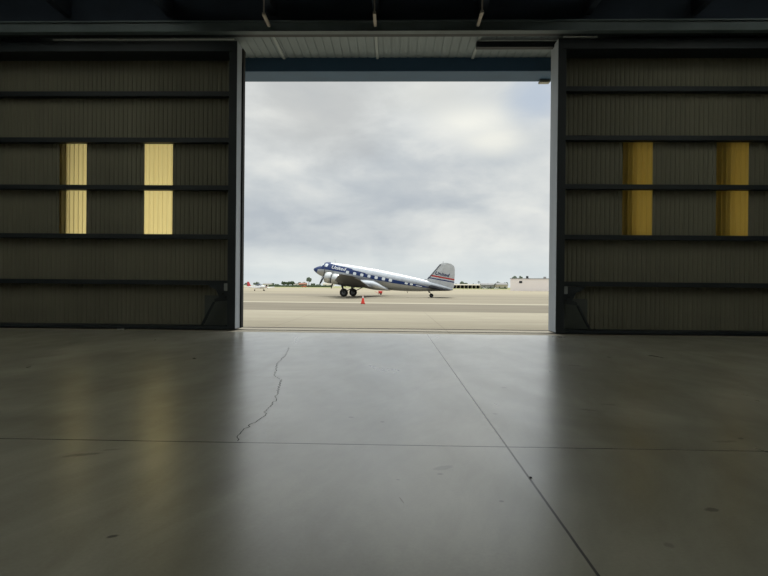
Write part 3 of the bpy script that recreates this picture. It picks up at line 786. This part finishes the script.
# parked cars (tiny)
M['glassdark'] = mat('car_glass', rgb(50, 56, 62), .2, 0, .05, 4)
def car(px, Y, col, label, name='car'):
    r = empty(name, (px2x(px, Y), Y, -.015)); tag(r, label, 'car')
    m = mat('car_paint_'+str(px), col, .35, 0, .03, 2)
    prof = [(-2.1, .35), (-2.15, .75), (-1.3, .9), (-.8, 1.4), (.8, 1.42), (1.5, .95), (2.15, .85), (2.15, .35)]
    obj('body', loft(B(), [[(a, y, z) for a, z in prof] for y in (-.85, .85)]), m, r)
    obj('windows', loft(B(), [[(a, y, z) for a, z in ((-1.15, .93), (-.75, 1.34), (.75, 1.36), (1.3, .95))] for y in (-.87, .87)]), M['glassdark'], r)
    for a in (-1.35, 1.35):
        for y in (-.8, .8): obj('wheel', lathe(B(), [(0, -.1), (.3, -.1), (.33, 0), (.3, .1), (0, .1)], 'y', (a, y, .33), 12), M['dark'], r)
car(303.6, 500, rgb(214, 92, 60), 'orange-red car parked in front of the terracotta house')
car(484.5, 520, rgb(232, 232, 232), 'white car, leftmost of the two white cars before the grey hangar')
car(489, 520, rgb(70, 76, 86), 'dark car parked between the two white cars')
car(496, 520, rgb(230, 230, 228), 'white car nearest to the white building')

# ------------------------------------------------------------------ trees
M['leaf'] = mat('foliage_dark', rgb(74, 88, 66), .9, 0, .3, .6)
M['leaf2'] = mat('foliage_grey_green', rgb(96, 106, 92), .9, 0, .3, .6)
M['leaf3'] = mat('foliage_brown', rgb(112, 100, 78), .9, 0, .3, .6)
M['bark'] = mat('bark', rgb(84, 72, 60), .9, 0, .2, 1)
def crown(bm, c, r, n, rr, sq=.8):
    for _ in range(n):
        u = Vector((rr.gauss(0, 1), rr.gauss(0, 1), rr.gauss(0, 1))); u.normalize()
        p = Vector(c)+Vector((u.x*r[0], u.y*r[1], u.z*r[2]))*rr.uniform(.35, .85)
        s = min(r)*rr.uniform(.2, .4)
        g = bmesh.ops.create_icosphere(bm, subdivisions=2, radius=s, matrix=Matrix.Translation(p))
        for v in g['verts']:
            v.co += (v.co-p)*.45*(noise.noise(v.co*1.7/max(s, .3))+rr.uniform(-.18, .18))
def tree(px, Y, h, w, label, mt='leaf', trunk=.25, name='tree', cat='tree', group=None):
    rr = random.Random(int(px*10)+int(Y)); r = empty(name, (px2x(px, Y), Y, -.015)); tag(r, label, cat, group)
    bm = B(); zc = h*(1+trunk)/2; w *= 1.2; hh = h*(1-trunk)/2
    crown(bm, (0, 0, zc), (w*.45, w*.45, hh*.92), 60, rr)
    obj('crown', bm, M[mt], r)
    bm = tube(B(), (0, 0, 0), (.05*w, 0, zc), w*.045+.08, w*.02+.04, 8)
    for k in range(3):
        a = rr.uniform(0, 6.28); tube(bm, (.02*w, 0, h*trunk), (w*.25*math.cos(a), w*.25*math.sin(a), zc), w*.02+.05, .04, 6)
    obj('trunk', bm, M['bark'], r)
def palm(px, Y, h, label):
    rr = random.Random(int(px*10)); r = empty('palm_tree', (px2x(px, Y), Y, -.015)); tag(r, label, 'palm tree')
    bm = B(); seg = 6
    for k in range(seg): tube(bm, (.12*k, 0, h*k/seg), (.12*(k+1), 0, h*(k+1)/seg), .3-.02*k, .28-.02*k, 8)
    obj('trunk', bm, M['bark'], r)
    bm = B()
    for k in range(18):
        a = rr.uniform(0, 6.28); el = rr.uniform(-.5, 1.1); L_ = rr.uniform(1.8, 2.6); prev = None
        side = Vector((-math.sin(a), math.cos(a), 0))
        for s in range(6):
            u = s/5; p = Vector((.72+L_*u*math.cos(a)*math.cos(el*.8), L_*u*math.sin(a)*math.cos(el*.8), h+L_*u*math.sin(el)-1.3*u*u))
            wd = .32*math.sin(math.pi*min(1, u*.9+.08))
            q = (bm.verts.new(p-side*wd), bm.verts.new(p+Vector((0, 0, .08))), bm.verts.new(p+side*wd))
            if prev:
                bm.faces.new((prev[0], prev[1], q[1], q[0])); bm.faces.new((prev[1], prev[2], q[2], q[1]))
            prev = q
    obj('fronds', bm, M['leaf'], r)
TREES = [ # px, Y, height, width, label, foliage
    (246, 700, 4.6, 8, 'low dark tree at the far left edge of the doorway', 'leaf2'),
    (255.5, 660, 5.6, 8, 'round dark tree behind the small white aircraft', 'leaf2'),
    (271.5, 640, 4.2, 6, 'low green tree just right of the pale shed', 'leaf'),
    (276, 656, 3.6, 6, 'low green bush left of the tall tree clump', 'leaf'),
    (283.5, 640, 6.4, 6.5, 'dense dark tree, left one of the tall clump left of the airliner', 'leaf'),
    (287.5, 660, 6.0, 6, 'dense dark tree, middle one of the tall clump left of the airliner', 'leaf'),
    (291.5, 640, 6.6, 6.5, 'dense dark tree, right one of the tall clump left of the airliner', 'leaf'),
    (299.5, 672, 5.6, 6, 'green tree beside the terracotta house', 'leaf'),
    (304, 694, 5.8, 7, 'brownish tree behind the terracotta house', 'leaf3'),
    (312.8, 650, 4.4, 6, 'low dark tree right of the lone tall tree', 'leaf'),
    (318.5, 660, 3.4, 7, 'low dark bush below the airliner nose', 'leaf'),
    (456, 680, 5.6, 6, 'grey-green tree just right of the airliner tail', 'leaf2'),
    (461.5, 680, 8.2, 5.5, 'tall grey-green tree behind the open shelter row', 'leaf2'),
    (465.5, 700, 6.8, 5, 'second tall grey-green tree behind the open shelter row', 'leaf'),
    (473.5, 692, 6.2, 9, 'broad tree behind the right end of the shelter row', 'leaf'),
    (481.5, 680, 5.6, 8, 'low tree left of the grey hangar', 'leaf2'),
    (486.5, 704, 6.6, 8, 'broad dark tree behind the grey hangar', 'leaf'),
    (493.5, 676, 6.0, 9, 'broad tree between the two hangars', 'leaf2'),
    (499.5, 692, 7.4, 6, 'rounded tree behind the tan hangar', 'leaf'),
    (504.5, 706, 8.2, 7, 'taller rounded tree left of the white building', 'leaf2'),
    (514.5, 420, 10.6, 4.6, 'dark tree top showing over the left end of the white building roof', 'leaf2'),
    (519.5, 430, 10.4, 4.2, 'second dark tree top showing over the white building roof', 'leaf2'),
    (526.5, 420, 9.6, 2.6, 'narrow tree top showing above the middle of the white building roof', 'leaf2'),
]
for a in TREES: tree(a[0], a[1], a[2], a[3], a[4], a[5])
tree(308.4, 560, 9.8, 5.0, 'lone tall round-topped tree left of the airliner nose', 'leaf2', trunk=.5)
palm(478, 700, 8.0, 'slim palm tree behind the open shelter row')
palm(496.5, 700, 8.0, 'slim palm tree between the two hangars')
# clipped hedge along the far edge of the field
def hedge(p0, p1, Y, h, label):
    a, b = px2x(p0, Y), px2x(p1, Y); bm = B(); n = int((b-a)/1.2); rr = random.Random(int(p0)); rg = []
    for k in range(n+1):
        x = a+(b-a)*k/n; hh = h*rr.uniform(.85, 1.1); rg.append([(x, Y-.7, 0), (x, Y-.7-rr.uniform(0, .3), hh*.8), (x, Y, hh), (x, Y+.7, hh*.8), (x, Y+.7, 0)])
    o = obj('hedge', loft(bm, rg), M['leaf'], loc=((a+b)/2, Y, -.015)); tag(o, label, 'hedge')
hedge(268, 331, 590, 2.0, 'long low dark hedge at the field edge left of the airliner')
hedge(472, 506, 640-15, 1.4, 'low dark hedge in front of the hangars left of the white building')

# ------------------------------------------------------------------ small things on the floor
M['chip'] = mat('dark_chip', rgb(34, 30, 26), .8, 0, .2, 30)
bm = B(); bmesh.ops.create_icosphere(bm, subdivisions=2, radius=.010)
for v in bm.verts: v.co = Vector((v.co.x*1.3, v.co.y*.8, max(-.006, v.co.z*.45)))*(1+.3*noise.noise(v.co*60)); 
zmin = min(v.co.z for v in bm.verts)
for v in bm.verts: v.co += Vector((1.062, 4.45, -zmin+.0005))
o = obj('debris_chip', bm, M['chip'], loc=(1.062, 4.45, 0)); tag(o, 'tiny dark chip of debris lying on the long floor joint', 'debris')
M['pale'] = mat('pale_scrap', rgb(190, 190, 182), .7, 0, .05, 10)
bm = box(B(), -8.72, -8.48, 18.10, 18.2, -.009, .03, bev=.008)
o = obj('door_stop', bm, M['pale'], loc=(-8.6, 18.15, -.009)); tag(o, 'small pale block on the ground at the foot of the left hangar door', 'block')

# ------------------------------------------------------------------ overcast sky
w = bpy.data.worlds.new('overcast_sky'); C.world = w; w.use_nodes = True
t = NT(w); bg = t.n['Background']
tc = t.new('ShaderNodeTexCoord'); d = tc.outputs['Generated']
x, y, z = t.xyz(d)
zz = t.math('ADD', t.math('MAXIMUM', z, 0.), .10)
cx = t.math('DIVIDE', x, zz); cy = t.math('DIVIDE', y, zz)
cv = t.new('ShaderNodeCombineXYZ'); t.put(cv.inputs[0], cx); t.put(cv.inputs[1], cy)
p = cv.outputs[0]
dv = t.mapping(d, scale=(5.5, 5.5, 13))
big = t.noise(t.mapping(p, scale=(.55, .42, 1), loc=(3.1, 1.7, 0)), 1.0, 6, .52, .35)
mid = t.noise(t.mapping(dv, loc=(.4, 8.2, 3.0)), 1.0, 7, .56, .25)
f = t.math('ADD', t.math('MULTIPLY', big, .4), t.math('MULTIPLY', mid, .6))
col = t.ramp(f, [(.34, rgb(168, 175, 181)[:3]), (.46, rgb(186, 191, 193)[:3]), (.56, rgb(200, 203, 202)[:3]), (.68, rgb(216, 217, 212)[:3])])
def blob(az, el, ra, re, col, c_in, strength, warp=.35):
    """soft cloud patch around an azimuth (deg right of +y) and elevation (deg)"""
    azn = t.math('ARCTAN2', x, y); eln = t.math('ARCSINE', z)
    a = t.math('DIVIDE', t.math('SUBTRACT', azn, R(az)), R(ra)); b = t.math('DIVIDE', t.math('SUBTRACT', eln, R(el)), R(re))
    dd = t.math('SQRT', t.math('ADD', t.math('MULTIPLY', a, a), t.math('MULTIPLY', b, b)))
    dd = t.math('ADD', dd, t.math('MULTIPLY', t.math('SUBTRACT', mid, .5), warp*6))
    return t.mix(t.math('MULTIPLY', t.mapr(dd, .1, 1.25, 1., 0., True), strength), c_in, col)
col = blob(1.5, 10.5, 9, 4.0, rgb(160, 168, 176), col, .55)
col = blob(7.0, 15.6, 5.5, 2.2, rgb(224, 224, 216), col, .9)
col = blob(9.4, 14.0, 4.0, 1.6, rgb(220, 220, 212), col, .85)
col = blob(3.5, 18.5, 6.5, 3.0, rgb(200, 201, 196), col, .6)
col = blob(13.6, 17.5, 3.4, 2.8, rgb(168, 180, 195), col, .8, .2)
col = blob(-8, 17, 10, 6, rgb(176, 177, 175), col, .6)
hz = t.mapr(z, 0., .09, 1., 0., True)
col = t.mix(t.math('MULTIPLY', hz, .6), col, rgb(200, 209, 210))
gain = t.math('ADD', 1., t.mapr(z, .38, .9, 0., ZEN := 1.7, True))
t.put(bg.inputs['Color'], col); t.put(bg.inputs['Strength'], gain)
try: w.cycles.sampling_method = 'AUTOMATIC'
except Exception: pass

# the sun behind the cloud deck: wide and weak
sd = bpy.data.lights.new('sun', 'SUN'); sd.energy = 1.3; sd.angle = R(28); sd.color = (1, .97, .92)
so = bpy.data.objects.new('sun', sd); COL.objects.link(so); so.rotation_euler = (R(-24), R(8), 0); so.location = (0, 40, 60)

# ------------------------------------------------------------------ camera
cd = bpy.data.cameras.new('camera'); cam = bpy.data.objects.new('camera', cd); COL.objects.link(cam)
cd.sensor_width = 36; cd.lens = 580/768*36; cd.shift_x = 7.2/768; cd.clip_end = 6000; cd.clip_start = .05
cam.matrix_world = Matrix.Translation((0, 0, 1.45)) @ (Matrix.Rotation(R(1.6), 4, 'Z') @ Matrix.Rotation(math.pi/2+R(-.17), 4, 'X') @ Matrix.Rotation(R(.53), 4, 'Z'))
C.camera = cam
C.view_settings.view_transform = 'Standard'; C.view_settings.look = 'None'
C.view_settings.exposure = 0.3; C.view_settings.gamma = 1; C.view_settings.use_curve_mapping = False
C.cycles.max_bounces = 12; C.cycles.diffuse_bounces = 8; C.cycles.transmission_bounces = 8
C.cycles.sample_clamp_indirect = 6
C.cycles.use_denoising = True
